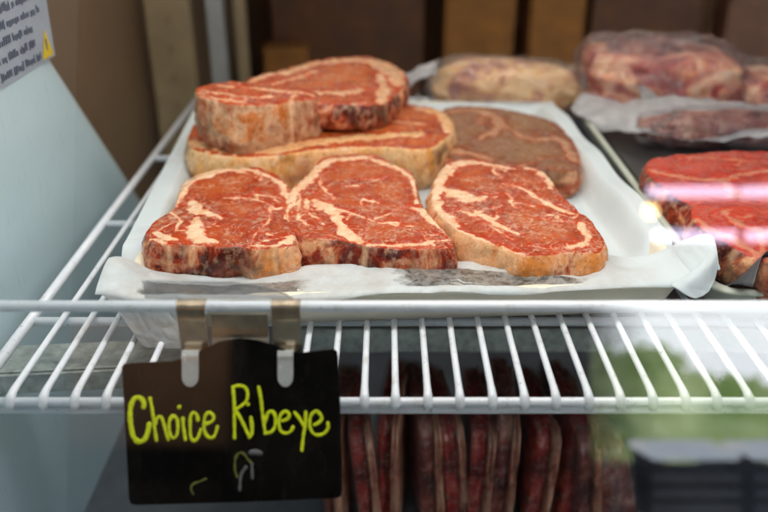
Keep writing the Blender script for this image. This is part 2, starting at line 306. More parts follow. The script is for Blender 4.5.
def plastic(name='clear_wrap', haze=.0, spec=.12, tint=(.75,.75,.78)):
    t = NT(name); c = t.coord()
    tr = t.n('ShaderNodeBsdfTransparent'); tr.inputs[0].default_value = (.93,.93,.94,1)
    gl = t.n('ShaderNodeBsdfGlossy'); gl.inputs['Roughness'].default_value = .07; gl.inputs[0].default_value = (1,1,1,1)
    df = t.n('ShaderNodeBsdfDiffuse'); df.inputs[0].default_value = (*tint, 1)
    n = t.noise(c, 45, 5, .7, 1.0)
    bp = t.bump(n, 1.0, .009)
    t.l(bp, gl.inputs['Normal']); t.l(bp, df.inputs['Normal'])
    lw = t.n('ShaderNodeLayerWeight'); lw.inputs[0].default_value = .35
    fh = t.math('MULTIPLY_ADD', t.ramp(n, [(.54, 0), (.72, 1)]), .16, haze)  # crease highlights painted as whitish diffuse patches, added to the haze
    fh = t.math('ADD', fh, t.math('MULTIPLY', lw.outputs['Facing'], .08), clamp=True)
    m1 = t.n('ShaderNodeMixShader'); t.l(fh, m1.inputs[0]); t.l(tr.outputs[0], m1.inputs[1]); t.l(df.outputs[0], m1.inputs[2])
    m2 = t.n('ShaderNodeMixShader'); t.l(t.math('MULTIPLY_ADD', lw.outputs['Fresnel'], .28, spec*.22), m2.inputs[0])
    t.l(m1.outputs[0], m2.inputs[1]); t.l(gl.outputs[0], m2.inputs[2]); t.l(m2.outputs[0], t.out.inputs[0])
    return t.m
M['wrap'] = plastic(spec=.42, haze=-.10)
M['wrapwhite'] = plastic('cloudy_wrap', haze=.50)
M['thinwrap'] = plastic('thin_wrap', haze=-.16, spec=.2)
M['packwrap'] = plastic('pack_wrap', haze=-.02, spec=.08, tint=(.5,.4,.4))
M['strip'] = plastic('clear_holder', haze=.28, tint=(.50,.54,.55))

def glass_mat():
    t = NT('case_glass')
    fr = t.n('ShaderNodeFresnel'); fr.inputs[0].default_value = 1.5
    tr = t.n('ShaderNodeBsdfTransparent'); tr.inputs[0].default_value = (.95,.97,.97,1)
    gl = t.n('ShaderNodeBsdfGlossy'); gl.inputs['Roughness'].default_value = 0.0
    m = t.n('ShaderNodeMixShader'); t.l(t.math('MULTIPLY', fr.outputs[0], 1.8, clamp=True), m.inputs[0])
    t.l(tr.outputs[0], m.inputs[1]); t.l(gl.outputs[0], m.inputs[2]); t.l(m.outputs[0], t.out.inputs[0]); return t.m
M['glass'] = glass_mat()

def emis(name, c1, c2, st, scale=3, lo=.35, hi=.65, xr=None):
    t = NT(name); c = t.coord()
    e = t.n('ShaderNodeEmission'); e.inputs[1].default_value = st
    t.l(t.mix(t.ramp(t.noise(c, scale, 3), [(lo, 0), (hi, 1)]), c1, c2), e.inputs[0])
    if xr:  # glow fades out at the left, giving a soft reflected edge
        sx = t.n('ShaderNodeSeparateXYZ'); t.l(c, sx.inputs[0])
        k = t.math('DIVIDE', t.math('SUBTRACT', t.math('ADD', sx.outputs[0], t.math('MULTIPLY', t.noise(c, 2.5, 2), .25)), xr[0]+.12), xr[1]-xr[0], clamp=True)
        t.l(t.math('MULTIPLY', t.math('MULTIPLY_ADD', k, 1-xr[2], xr[2]), st), e.inputs[1])
    t.l(e.outputs[0], t.out.inputs[0]); t.m.cycles.emission_sampling = 'NONE'; return t.m

def meat_misc(name, cols, scale=18, off=(0,0,0)):
    t = NT(name); c = t.coord(off=off)
    f = t.noise(c, scale, 4, .6, .8)
    col = t.ramp(f, [(.32 + .36*i/(len(cols)-1), k) for i, k in enumerate(cols)])
    col = t.mix(t.ramp(t.noise(c, scale*4, 4, .7), [(.5, 0), (.7, .5)]), col, (.7,.5,.38))
    b = t.bsdf(Base_Color=col, Roughness=.35, Coat_Weight=.4, Coat_Roughness=.2)
    t.l(t.bump(t.noise(c, scale*5, 4, .6), .6, .003), b.inputs['Normal']); return t.m
M['fatpork'] = meat_misc('pale_fatty_meat', [(.20,.05,.05),(.50,.18,.11),(.80,.42,.14),(.95,.66,.34),(.70,.28,.07)], 22)
M['roast'] = meat_misc('mauve_roast', [(.22,.02,.02),(.50,.06,.04),(.84,.38,.20),(.95,.68,.44)], 20, (3,1,0))
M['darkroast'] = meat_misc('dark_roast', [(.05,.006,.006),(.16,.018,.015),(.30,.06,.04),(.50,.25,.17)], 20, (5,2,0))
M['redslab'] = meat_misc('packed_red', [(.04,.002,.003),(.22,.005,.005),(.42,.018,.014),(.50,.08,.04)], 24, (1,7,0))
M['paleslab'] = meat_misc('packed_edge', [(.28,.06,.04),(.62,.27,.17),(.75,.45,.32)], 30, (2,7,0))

# ------------------------------------------------------------------ steak builder
def fbm(x, y, z, o=3):
    s = 0; a = 1
    for i in range(o):
        s += a*noise.noise(Vector((x, y, z))); x *= 2.03; y *= 2.03; z *= 2.03; a *= .5
    return s
def seg_dist(P, a, b):
    ab = b[:2]-a[:2]; t = np.clip(((P-a[:2])@ab)/max(1e-12, ab@ab), 0, 1)
    d = np.linalg.norm(P-(a[:2]+t[:, None]*ab), axis=1)
    return d, a[2]+t*(b[2]-a[2])
def steak(name, key, z0, mat, label, group, res=.0017, bulge=.004, rnd=.003, mb=(), dome=.002, seed=0, mats_fat=1.0, groove=.0010, ragged=.0012, kx=0., spots=(), branches=16):
    D = STEAKS[key]; zt = D['z']; kxc = -.08
    out = catmull([(x, y, 0) for x, y in D['out']], .0026)
    cx = sum(p.x for p in out)/len(out); cy = sum(p.y for p in out)/len(out)
    O = []
    n = len(out)
    for i, p in enumerate(out):
        tg = (out[(i+1) % n]-out[i-1]).normalized(); nr = Vector((tg.y, -tg.x, 0))
        if nr.dot(p-Vector((cx, cy, 0))) < 0 and False: nr = -nr
        O.append(p + nr*ragged*fbm(p.x*60+seed, p.y*60, seed))
    OA = np.array([[p.x, p.y] for p in O])
    area = 0.5*np.sum(OA[:, 0]*np.roll(OA[:, 1], -1)-np.roll(OA[:, 0], -1)*OA[:, 1])
    if area < 0: OA = OA[::-1].copy()
    mn, mx = OA.min(0), OA.max(0)
    rs = np.random.RandomState(seed+1)
    xs = np.arange(mn[0], mx[0], res); ys = np.arange(mn[1], mx[1], res)
    G = np.stack(np.meshgrid(xs, ys), -1).reshape(-1, 2)
    G += (rs.rand(*G.shape)-.5)*res*.5
    # inside test
    inside = np.zeros(len(G), bool)
    x0, y0 = OA[:, 0], OA[:, 1]; x1, y1 = np.roll(x0, -1), np.roll(y0, -1)
    for a, b, c, d in zip(x0, y0, x1, y1):
        cond = ((b > G[:, 1]) != (d > G[:, 1]))
        if abs(d-b) > 1e-12:
            inside ^= cond & (G[:, 0] < (c-a)*(G[:, 1]-b)/(d-b)+a)
    def edged(P):
        m = np.full(len(P), 1e9)
        for i in range(len(OA)):
            dd, _ = seg_dist(P, np.array([*OA[i], 0]), np.array([*OA[(i+1) % len(OA)], 0])); m = np.minimum(m, dd)
        return m
    G = G[inside]; G = G[edged(G) > res*.5]
    P = np.vstack([OA, G]); nb = len(OA)
    r = delaunay_2d_cdt([Vector(p) for p in P], [(i, (i+1) % nb) for i in range(nb)], [], 1, 1e-7)
    P = np.array([[v.x, v.y] for v in r[0]]); F = [tuple(f) for f in r[2]]
    ed = edged(P)
    # fat field
    fat = np.full(len(P), -1.); fdist = np.full(len(P), -1.)
    W = np.array([[fbm(x*55+seed, y*55, 1.3, 3), fbm(x*55, y*55+seed, 7.7, 3)] for x, y in P])*.0030
    PW = P + W
    WM = np.array([.78+.55*fbm(x*80, y*80, 3.1+seed, 2) for x, y in P])
    rb = random.Random(100+seed); seams = list(D['seams'])
    for q in range(branches):
        sm = rb.choice(D['seams']); x, y, hh = rb.choice(sm); an = rb.uniform(0, 6.28); br = []
        hw0 = rb.uniform(.0006, .0016)
        if q % 3 == 0: x += rb.uniform(-.03, .03); y += rb.uniform(-.03, .03)
        L_ = rb.randint(3, 6)
        for k in range(L_):
            br.append((x, y, hw0*(1-k/L_)+.0003)); an += rb.uniform(-.55, .55)
            x += .009*math.cos(an); y += .009*math.sin(an)
        seams.append(br)
    for sm in seams:
        sc = catmull([(s[0], s[1], s[2]) for s in sm], .004, False)
        sc = [np.array(s) for s in sc]
        for a, b in zip(sc[:-1], sc[1:]):
            dd, hw = seg_dist(PW, a, b); hw = hw*WM+.0002
            fat = np.maximum(fat, (hw*mats_fat-dd)/.0045); fdist = np.maximum(fdist, hw-dd)
    fatn = np.clip(fat*.5+.5, 0, 1)
    core = np.clip(np.minimum(-fdist, ed)/.022, 0, 1)
    mbv = np.zeros(len(P))
    for (mxx, myy, rad, am) in mb:
        dd = np.hypot(P[:, 0]-mxx, P[:, 1]-myy); mbv = np.maximum(mbv, am*np.clip(1.6-1.6*dd/rad, 0, 1))
    verts = []
    for i, (x, y) in enumerate(P):
        e = ed[i]
        z = zt + dome*min(1, e/.03) + .0016*fbm(x*32+seed, y*32, seed*1.7) + .0007*fbm(x*110, y*110, seed, 2)
        g = math.exp(-((fat[i]*.0045)/.0016)**2) if fat[i] > -1 else 0
        z -= groove*g
        if fat[i] > 0: z += .0008*min(1, fat[i])
        if e < rnd: z -= rnd*.75*(1-math.sqrt(max(0, 1-(1-e/rnd)**2)))
        z += kx*(x-kxc)
        verts.append((x, y, z))
    side = [float(np.clip((.0022-e)/.0022, 0, 1))*.8 for e in ed]
    hg = [1.]*len(verts); fatl = list(fatn); mbl = list(mbv)
    # side rings
    K = max(8, int((zt-z0)/.004)); ring = list(range(nb))
    # outward normals
    prev = ring
    for k in range(1, K+1):
        t = k/K; cur = []
        for i in range(nb):
            a = OA[i-1]; b = OA[(i+1) % nb]; tg = b-a; ln = np.linalg.norm(tg)+1e-9
            nx, ny = tg[1]/ln, -tg[0]/ln
            x, y, zz = verts[i]
            q = fbm(x*45+seed, y*45, t*2.2+seed, 3)*.0028 + fbm(x*130, y*130, t*6+seed, 2)*.0015 + .0012*(1-2*abs(fbm(x*70,y*70,t*1.5+seed*3,2)))
            o = bulge*math.sin(math.pi*min(1, t*1.08))**.8 + q*min(1, t*4) - .004*max(0, t-.8)/.2
            cur.append(len(verts)); verts.append((x+nx*o, y+ny*o, zz+(z0+kx*(x-kxc)-zz)*t))
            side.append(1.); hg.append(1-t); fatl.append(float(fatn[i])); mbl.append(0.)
        for i in range(nb):
            j = (i+1) % nb
            F.append((prev[j], prev[i], cur[i], cur[j]))
        prev = cur
    F.append(tuple(reversed(prev)))
    o = mesh_obj(name, verts, F, mat)
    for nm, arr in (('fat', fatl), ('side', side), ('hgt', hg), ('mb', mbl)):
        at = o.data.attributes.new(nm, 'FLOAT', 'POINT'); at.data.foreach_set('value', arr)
    # origin at base
    cl = list(core)+[0.]*(len(verts)-len(P))
    at = o.data.attributes.new('core', 'FLOAT', 'POINT'); at.data.foreach_set('value', cl)
    sb = []
    for (x, y, z) in verts:
        s_ = 0
        for (sx, sz, rx, rz, am) in spots: s_ += am*math.exp(-((x-sx)/rx)**2-((z-sz)/rz)**2)
        sb.append(s_)
    at = o.data.attributes.new('sb', 'FLOAT', 'POINT'); at.data.foreach_set('value', sb)
    off = Vector((cx, cy, z0)); o.data.transform(Matrix.Translation(-off)); o.location = off
    tag(o, label, 'steak', group)
    return o

GR = 'raw steaks set out in the display case'
MT = {}
MT['s1'] = meat_top('steak_meat_left', off=(.3,.1,0), side_bias=.0)
MT['s2'] = meat_top('steak_meat_middle', off=(1.3,.5,0), side_bias=-.05)
MT['s3'] = meat_top('steak_meat_right', off=(2.3,.9,0), side_bias=.10)
MT['c'] = meat_top('steak_meat_back', off=(4.3,.9,0), red=(.57,.072,.011), side_bias=-.05, fat=(.82,.50,.30))
MT['b'] = meat_top('block_meat', off=(9.3,.7,0), red=(.57,.072,.011), side_bias=.02, fat=(.82,.46,.26), sidecols=[(.22,.035,.015),(.40,.12,.05),(.48,.24,.13),(.66,.42,.24),(.60,.18,.03)])
MT['a'] = meat_top('steak_meat_under', off=(5.3,.2,0), red=(.57,.072,.011), side_bias=.12, fat=(.84,.50,.25), sidecols=[(.62,.18,.04),(.80,.34,.10),(.92,.52,.20),(.95,.62,.32),(.85,.40,.10)])
MT['d'] = meat_top('steak_meat_brown', off=(6.3,.2,0), red=(.30,.085,.035), dark=(.13,.030,.014), fat=(.50,.27,.16), side_bias=-.02)
MT['r'] = meat_top('steak_meat_tray', off=(7.3,.2,0), red=(.58,.050,.028), dark=(.32,.015,.012), fat=(.66,.24,.16), side_bias=-.12)

ZB = .0185
steak('ribeye_steak', 's1', ZB, MT['s1'], 'left ribeye steak of the front row, with pink and dark cut edge', GR, mb=[(-.215,.235,.05,.9),(-.12,.22,.03,.5)], seed=1, spots=[(-.235,.04,.03,.05,.03),(-.177,.035,.008,.03,-.20),(-.150,.055,.02,.02,-.10),(-.110,.04,.03,.03,.12)])
steak('ribeye_steak', 's2', ZB, MT['s2'], 'middle ribeye steak of the front row, with one broad white fat seam', GR, mb=[(-.085,.24,.035,.9),(.01,.21,.05,.35)], seed=2, bulge=.003, spots=[(-.072,.05,.022,.02,.16),(-.013,.045,.032,.04,-.14),(.05,.04,.02,.03,.05)])
steak('ribeye_steak', 's3', ZB, MT['s3'], 'right ribeye steak of the front row, with yellow fat on its edge', GR, mb=[(.09,.24,.05,.6),(.15,.20,.05,.6)], seed=3, spots=[(.11,.045,.04,.04,.13),(.163,.04,.012,.03,-.10),(.205,.045,.025,.03,.09)])
steak('ribeye_steak', 'a', ZB, MT['a'], 'wide ribeye steak with yellow fat edge lying under the tall beef block', GR, res=.0028, seed=4)
steak('steak_block', 'b', .062, MT['b'], 'tall pale sided beef block standing at the back left of the tray', GR, res=.0028, seed=15, kx=-.14, bulge=.001, ragged=.0042, spots=[(-.252,.11,.010,.05,.14),(-.200,.105,.014,.014,.22),(-.200,.085,.02,.012,-.1),(-.165,.125,.02,.015,.12),(-.155,.10,.02,.012,.14),(-.125,.115,.008,.04,.18),(-.185,.135,.05,.008,-.12)])
steak('marbled_steak', 'c', .086, MT['c'], 'marbled steak with wide white fat, topmost at the back of the pile', GR, res=.0026, seed=5, bulge=.003, mb=[(-.10,.60,.08,.6)], ragged=.0042, kx=-.14)
steak('browned_steak', 'd', ZB, MT['d'], 'dull brown steak at the back right of the white tray', GR, res=.0028, seed=6)
steak('red_steak', 'r1', .030, MT['r'], 'bright red steak at the back of the neighbouring tray on the right', GR, res=.003, seed=7, mb=[(.45,.40,.1,.7)])
STEAKS['r2']['out'] = [(x, y+.012) for x, y in STEAKS['r2']['out']]; STEAKS['r2']['z'] += .003
steak('red_steak', 'r2', .030, MT['r'], 'bright red steak nearest the dark paper in the right tray', GR, res=.003, seed=8, mb=[(.45,.25,.08,.6)])

# ------------------------------------------------------------------ white tray
PHI = R(3.5); TO = Vector((-.243, .085, 0)); TW, TD = .54, .63
UX = Vector((math.cos(PHI), math.sin(PHI), 0)); VX = Vector((-math.sin(PHI), math.cos(PHI), 0))
def rrect(w, d, ins, r, nseg=8):
    pts = []
    r = max(r, .002)
    for cx, cy, a0 in ((w-ins-r, ins+r, -90), (w-ins-r, d-ins-r, 0), (ins+r, d-ins-r, 90), (ins+r, ins+r, 180)):
        for k in range(nseg+1):
            a = R(a0+90*k/nseg); pts.append((cx+r*math.cos(a), cy+r*math.sin(a)))
    return pts
def make_tray(name, label, origin, ux, vx, w, d, mat, prof):
    t = thing(name, label, 'tray', origin)
    V, F = [], []
    m = None
    for ins, z in prof:
        ring = rrect(w, d, ins, .028-ins*.3)
        m = len(ring); V += [ux*x+vx*y+Vector((0, 0, z)) for x, y in ring]
    for k in range(len(prof)-1):
        for i in range(m):
            j = (i+1) % m; F.append((k*m+i, k*m+j, (k+1)*m+j, (k+1)*m+i))
    F.append(tuple(reversed(range(m)))); F.append(tuple((len(prof)-1)*m+i for i in range(m)))
    mesh_obj('tray_body', V, F, mat, t)
    return t
PROF = [(.024,.0035),(.019,.0045),(.012,.022),(.006,.038),(.001,.0405),(-.001,.0425),(0,.0448),(.003,.0462),(.007,.0455),(.011,.040),(.018,.0165),(.024,.0130),(.06,.0130)]
make_tray('white_tray', 'cream white shallow tray holding the ribeye steaks', TO, UX, VX, TW, TD, M['tray'], PROF)
make_tray('grey_tray', 'pale grey green tray with dark lining holding red steaks at the right', Vector((.303,.10,0)), Vector((1,0,0)), Vector((0,1,0)), .50, .60, M['greytray'], PROF)
lin = box('tray_liner', (.25,.30,.0235), (.44,.54,.004), M['dark'], None, .001)
lin.location = (.303,.10,0); tag(lin, 'dark liner sheet on the floor of the right tray', 'liner')

# paper liner as a draped sheet
def paper():
    NU, NV = 220, 170
    u0, u1 = -.016, TW+.012; v0, v1 = -.052, TD-.015
    V, F, wet, stain, damp = [], [], [], [], []
    def sm(a, b, x):
        t = max(0, min(1, (x-a)/(b-a))); return t*t*(3-2*t)
    for j in range(NV+1):
        q = j/NV
        for i in range(NU+1):
            u = u0+(u1-u0)*i/NU
            v = v0 + (v1-v0)*(q**1.35)
            hang = 0
            lim = -.052*sm(-.012, .032, u)*(1-sm(.055, .095, u)) - .002 - .003*max(0, math.sin(u*37+1))
            vv = max(v, lim)
            # front profile
            z = .0470 + .0016*math.sin(u*26+.6)
            ridge = .0455 - .0075*(1-sm(.12,.19,u)) + .0012*math.sin(u*55) + .0016*math.sin(u*23+2) + .0012*fbm(u*40,vv*20,5)
            ridge += .0105*math.exp(-((u-.404)/.022)**2) - .003*math.exp(-((u-.435)/.012)**2) + .008*math.exp(-((u-.452)/.014)**2)
            ridge -= .004*math.exp(-((u-.495)/.018)**2)
            if vv > 0:
                z = z + (ridge-z)*sm(0, .055, vv)
                z = z + (.0180-z)*sm(.060, .088, vv)
            # floor wrinkles
            floor = sm(.07, .11, vv)
            z += .0022*abs(fbm(u*9+vv*5, vv*9, 3))*floor
            # side walls
            su = sm(.030, .004, u) if False else (1-sm(.004, .032, u))
            z = z + (.0485-z)*su*floor
            sr = sm(TW-.034, TW-.005, u)
            z = z + (.0490+.0025*math.sin(vv*40)-z)*sr*floor
            sb = sm(TD-.05, TD-.02, vv); z = z+(.047-z)*sb
            # corners flaring up
            cl = math.exp(-((u+.012)/.026)**2-((max(vv,0)-.040)/.040)**2); z += .027*cl
            cr = math.exp(-((u-TW-.010)/.022)**2-((max(vv,0)-.030)/.035)**2); z += .034*cr
            z += .0012*fbm(u*30, vv*30, 9)*(1-floor)
            px, py = u, vv
            if vv < 0:
                z += vv*.92; py = -.004 + vv*.18 + .003*math.sin(u*60)*(-vv/.05)
                z -= .0
            px += .004*cl + .006*cr
            p = UX*px+VX*py+Vector((0, 0, z))
            V.append(p)
            w = 0
            if .225 < u < .45: w = sm(.225, .30, u)*(1-sm(.405, .45, u))*sm(.002, .008, vv)*(1-sm(.014+.036*(1-sm(.27,.43,u)), .022+.036*(1-sm(.27,.43,u)), vv))
            if -.0 < u < .20: w = max(w, .85*sm(.010, .03, u)*(1-sm(.14, .20, u))*sm(.0, .006, vv)*(1-sm(.028, .042, vv)))
            wet.append(w); damp.append(.8*(1-sm(.075, .11, vv))*(1-sm(.47, .52, u)))
            stain.append(.55*math.exp(-((vv-.085)/.02)**2)*(1-sm(.42, .46, u))*sm(.02, .05, u))
    for j in range(NV):
        for i in range(NU):
            a = j*(NU+1)+i
            vs = (a, a+1, a+NU+2, a+NU+1)
            if (V[vs[0]]-V[vs[3]]).length < 1e-6 and (V[vs[1]]-V[vs[2]]).length < 1e-6: continue
            F.append(vs)
    o = mesh_obj('butcher_paper', V, F, M['paper'])
    for nm, arr in (('wet', wet), ('stain', stain), ('damp', damp)):
        at = o.data.attributes.new(nm, 'FLOAT', 'POINT'); at.data.foreach_set('value', arr)
    o.location = TO
    tag(o, 'white butcher paper lining the tray, its front edge wavy and wet', 'paper')
    return o
paper()
# folded corner of paper
def fold_sheet(name, pts, nrm_noise, mat, label, cat):
    """pts: rows of control points -> smooth grid"""
    rows = [catmull(r, .004, False) for r in pts]
    n = 24
    def samp(r, t):
        k = t*(len(r)-1); i = min(int(k), len(r)-2); return r[i].lerp(r[i+1], k-i)
    g = [[samp(r, i/n) for i in range(n+1)] for r in rows]
    V, F = [], []
    m = 16
    for j in range(m+1):
        for i in range(n+1):
            cc = [g[k][i] for k in range(len(g))]
            t = j/m*(len(cc)-1); k = min(int(t), len(cc)-2); f = t-k
            p0, p1, p2, p3 = cc[max(k-1,0)], cc[k], cc[k+1], cc[min(k+2, len(cc)-1)]
            p = .5*((2*p1)+(p2-p0)*f+(2*p0-5*p1+4*p2-p3)*f*f+(3*p1-p0-3*p2+p3)*f**3)
            p = p + Vector((1, 1, 1))*nrm_noise*fbm(p.x*40, p.y*40, p.z*40)
            V.append(p)
    for j in range(m):
        for i in range(n):
            a = j*(n+1)+i; F.append((a, a+1, a+n+2, a+n+1))
    o = mesh_obj(name, V, F, mat)
    md = o.modifiers.new('thickness', 'SOLIDIFY'); md.thickness = .0006
    if label: tag(o, label, cat)
    return o
fo = fold_sheet('paper_fold', [[(.262,.100,.052),(.292,.112,.070),(.300,.122,.080)],[(.268,.094,.050),(.296,.106,.068),(.306,.116,.078)],[(.276,.092,.046),(.293,.098,.052),(.304,.106,.060)],[(.284,.092,.044),(.291,.094,.046),(.297,.097,.049)]], .001, M['paper'], 'small folded corner of white paper curling over the right front of the tray', 'paper')
fold_sheet('dark_paper', [[(.318,.13,.03),(.322,.10,.055),(.330,.085,.060)],[(.345,.14,.03),(.350,.125,.060),(.352,.115,.082)],[(.375,.13,.03),(.378,.105,.050),(.385,.09,.052)],[(.42,.12,.03),(.41,.09,.048),(.41,.075,.050)]], .002, M['blackpaper'], 'dark grey paper sheet curling up at the front of the right tray', 'paper')

# ------------------------------------------------------------------ wire shelf
sh = thing('wire_shelf', 'white coated wire shelf carrying the meat trays', 'shelf', (0,0,0))
X0, X1, YB = -.347, .70, .92
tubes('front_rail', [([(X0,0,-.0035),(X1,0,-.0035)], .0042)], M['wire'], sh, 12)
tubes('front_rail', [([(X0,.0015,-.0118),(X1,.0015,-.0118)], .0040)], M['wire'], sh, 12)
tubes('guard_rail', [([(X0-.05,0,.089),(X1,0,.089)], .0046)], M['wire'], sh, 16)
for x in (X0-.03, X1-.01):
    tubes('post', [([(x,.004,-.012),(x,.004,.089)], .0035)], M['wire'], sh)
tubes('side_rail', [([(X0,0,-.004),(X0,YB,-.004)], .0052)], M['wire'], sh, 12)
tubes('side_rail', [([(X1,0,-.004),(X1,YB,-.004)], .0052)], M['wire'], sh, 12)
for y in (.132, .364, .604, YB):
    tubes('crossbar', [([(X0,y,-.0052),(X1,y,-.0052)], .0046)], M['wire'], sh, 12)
xs = -.0167-.0267*11
wp = [(0,-.0048,-.0075),(0,-.0040,-.0030),(0,-.0012,.0016),(0,.006,.0034),(0,.015,.0038),(0,.45,.0038),(0,YB,.0038)]
w0 = None
x = xs
while x < X1-.015:
    if w0 is None:
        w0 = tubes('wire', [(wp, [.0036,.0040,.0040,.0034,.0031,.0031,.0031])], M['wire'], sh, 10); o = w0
    else:
        o = w0.copy(); COL.objects.link(o); o.parent = sh
    o.location = (x+random.uniform(-.0006,.0006), 0, 0); o.rotation_euler = (0, 0, random.uniform(-.002,.002))
    x += .0267

# ------------------------------------------------------------------ sign, clips, label holder
PIT = R(26.6)
SC = 1267.
def sp(px, py): return ((px-232)/SC, -(py-430)/SC)
sg = thing('price_sign', 'black plastic sign with arched top and yellow handwritten Choice Ribeye', 'sign', (-.1200,-.0403,-.0005))
sg.rotation_euler = (R(90)-PIT, 0, 0)
ol = [(122,367),(124,364),(130,363),(172,361),(190,356),(205,348),(220,341),(240,338),(258,340),(272,344),(285,350),(298,353),(315,351),(333,349),(337,351),(338,357),(341,420),(342.5,490),(341,496),(336,498),(240,502),(137,505),(131,504),(129,499),(126,440)]
def slab(name, outline, th, mat, parent, z=0):
    bm = bmesh.new()
    vs = [bm.verts.new((*p, z)) for p in outline]
    f = bm.faces.new(vs)
    if f.normal.z < 0: f.normal_flip()
    r = bmesh.ops.extrude_face_region(bm, geom=[f])
    bmesh.ops.translate(bm, vec=(0, 0, -th), verts=[v for v in r['geom'] if isinstance(v, bmesh.types.BMVert)])
    bmesh.ops.recalc_face_normals(bm, faces=bm.faces)
    return bm_obj(name, bm, mat, parent, False)
def sign_mat():
    t = NT('black_acrylic'); c = t.coord()
    col = t.mix(t.ramp(t.noise(c, 25, 5, .7), [(.45, 0), (.8, 1)]), (.003,.003,.003), (.012,.010,.007))
    sm_ = t.ramp(t.noise(t.coord((1, .4, 1)), 60, 5, .7), [(.3, .14), (.7, .34)])
    t.bsdf(Base_Color=col, Roughness=sm_, Specular_IOR_Level=.25); return t.m
M['sign'] = sign_mat()
slab('board', [sp(*p) for p in ol], .0022, M['sign'], sg)
t = NT('marker'); c = t.coord()
t.bsdf(Base_Color=t.mix(t.ramp(t.noise(c, 260, 4, .7), [(.3, 0), (.65, 1)]), (.38,.46,.0), (.74,.82,.005)), Roughness=.5, Emission_Color=(.6,.7,0), Emission_Strength=.14)  # lettering has a faint glow of its own to brighten it
M['marker'] = t.m
M['dim'] = simple('faded_marker', (.13,.15,.02), .5, var=.3, nscale=200)
M['grey_marks'] = simple('grey_mark', (.13,.13,.14), .6, var=.3, nscale=200)
def A(pts, k): 
    ox, oy = {0:(120,370),1:(225,370),2:(170,430)}[k]
    return [sp(ox+x/6.4, oy+y/6.4) for x, y in pts]
L = [
 (0,.0020,[(150,238),(155,215),(140,186),(115,173),(90,186),(72,225),(65,290),(72,360),(85,420),(110,453),(135,457),(160,440),(178,400),(190,342)]),
 (0,.00135,[(192,176),(205,240),(218,330),(227,400),(235,452)]),
 (0,.00135,[(226,345),(240,305),(262,298),(280,340),(295,400),(310,446)]),
 (0,.00135,[(342,292),(322,312),(314,360),(323,415),(342,434),(362,420),(371,370),(366,315),(350,293),(341,292)]),
 (0,.00135,[(403,305),(408,370),(420,446)]), (0,.0018,[(378,235),(382,239)]),
 (0,.00135,[(500,323),(492,285),(470,270),(452,300),(450,370),(455,430),(475,453),(500,430),(518,378)]),
 (0,.00135,[(545,345),(590,327),(600,295),(575,271),(550,285),(538,340),(545,400),(575,433),(605,420),(625,360)]),
 (1,.00125,[(50,105),(58,180),(60,260),(62,438)]),
 (1,.0012,[(48,112),(85,99),(125,108),(145,142),(140,190),(110,225),(65,252)]),
 (1,.00125,[(65,252),(100,310),(130,370),(157,432)]),
 (1,.00135,[(166,302),(172,350),(172,400),(157,430)]), (1,.0016,[(145,216),(149,220)]),
 (1,.00125,[(215,106),(230,180),(240,270),(250,350),(258,408)]),
 (1,.00125,[(256,335),(275,276),(300,263),(322,292),(322,350),(300,393),(258,403)]),
 (1,.00125,[(365,325),(400,311),(412,282),(390,263),(360,282),(345,330),(355,385),(390,404),(420,391),(437,362)]),
 (1,.00125,[(445,270),(470,300),(503,352)]), (1,.00125,[(517,266),(515,340),(502,420),(492,515)]),
 (1,.00125,[(570,350),(600,336),(620,310),(605,277),(580,263),(550,292),(542,350),(560,398),(595,416),(635,404),(660,370),(658,335)]),
]
def strokes(items, mat, name):
    paths = []
    for k, r, p in items:
        q = catmull([(x, y, .0002) for x, y in A(p, k)], .0012, False)
        n = len(q)
        rr = [r*(.98+.40*noise.noise(Vector((i*.35, r*1000, k)))) for i in range(n)]
        # rounded ends
        e0 = q[0]+(q[0]-q[1]).normalized()*r*.7; e1 = q[-1]+(q[-1]-q[-2]).normalized()*r*.7
        q = [e0]+q+[e1]; rr = [r*.45]+rr+[r*.45]
        paths.append((q, rr))
    return tubes(name, paths, mat, sg, 8, (Vector((0,0,1)), .22))
strokes(L, M['marker'], 'lettering')
strokes([(2,.0009,[(150,410),(135,375),(150,345),(190,330),(232,312)]), ], M['dim'], 'faded_lettering')
strokes([(2,.0010,[(430,300),(415,250),(420,180),(447,145),(475,155),(500,190),(525,212)])], M['dim'], 'faded_lettering')
strokes([(2,.0014,[(488,235),(455,290),(447,385)]), (2,.0013,[(525,215),(527,310)]), (2,.0022,[(515,145),(545,140),(580,150)])], M['grey_marks'], 'grey_marks')  # dull grey strokes next to the faded ones

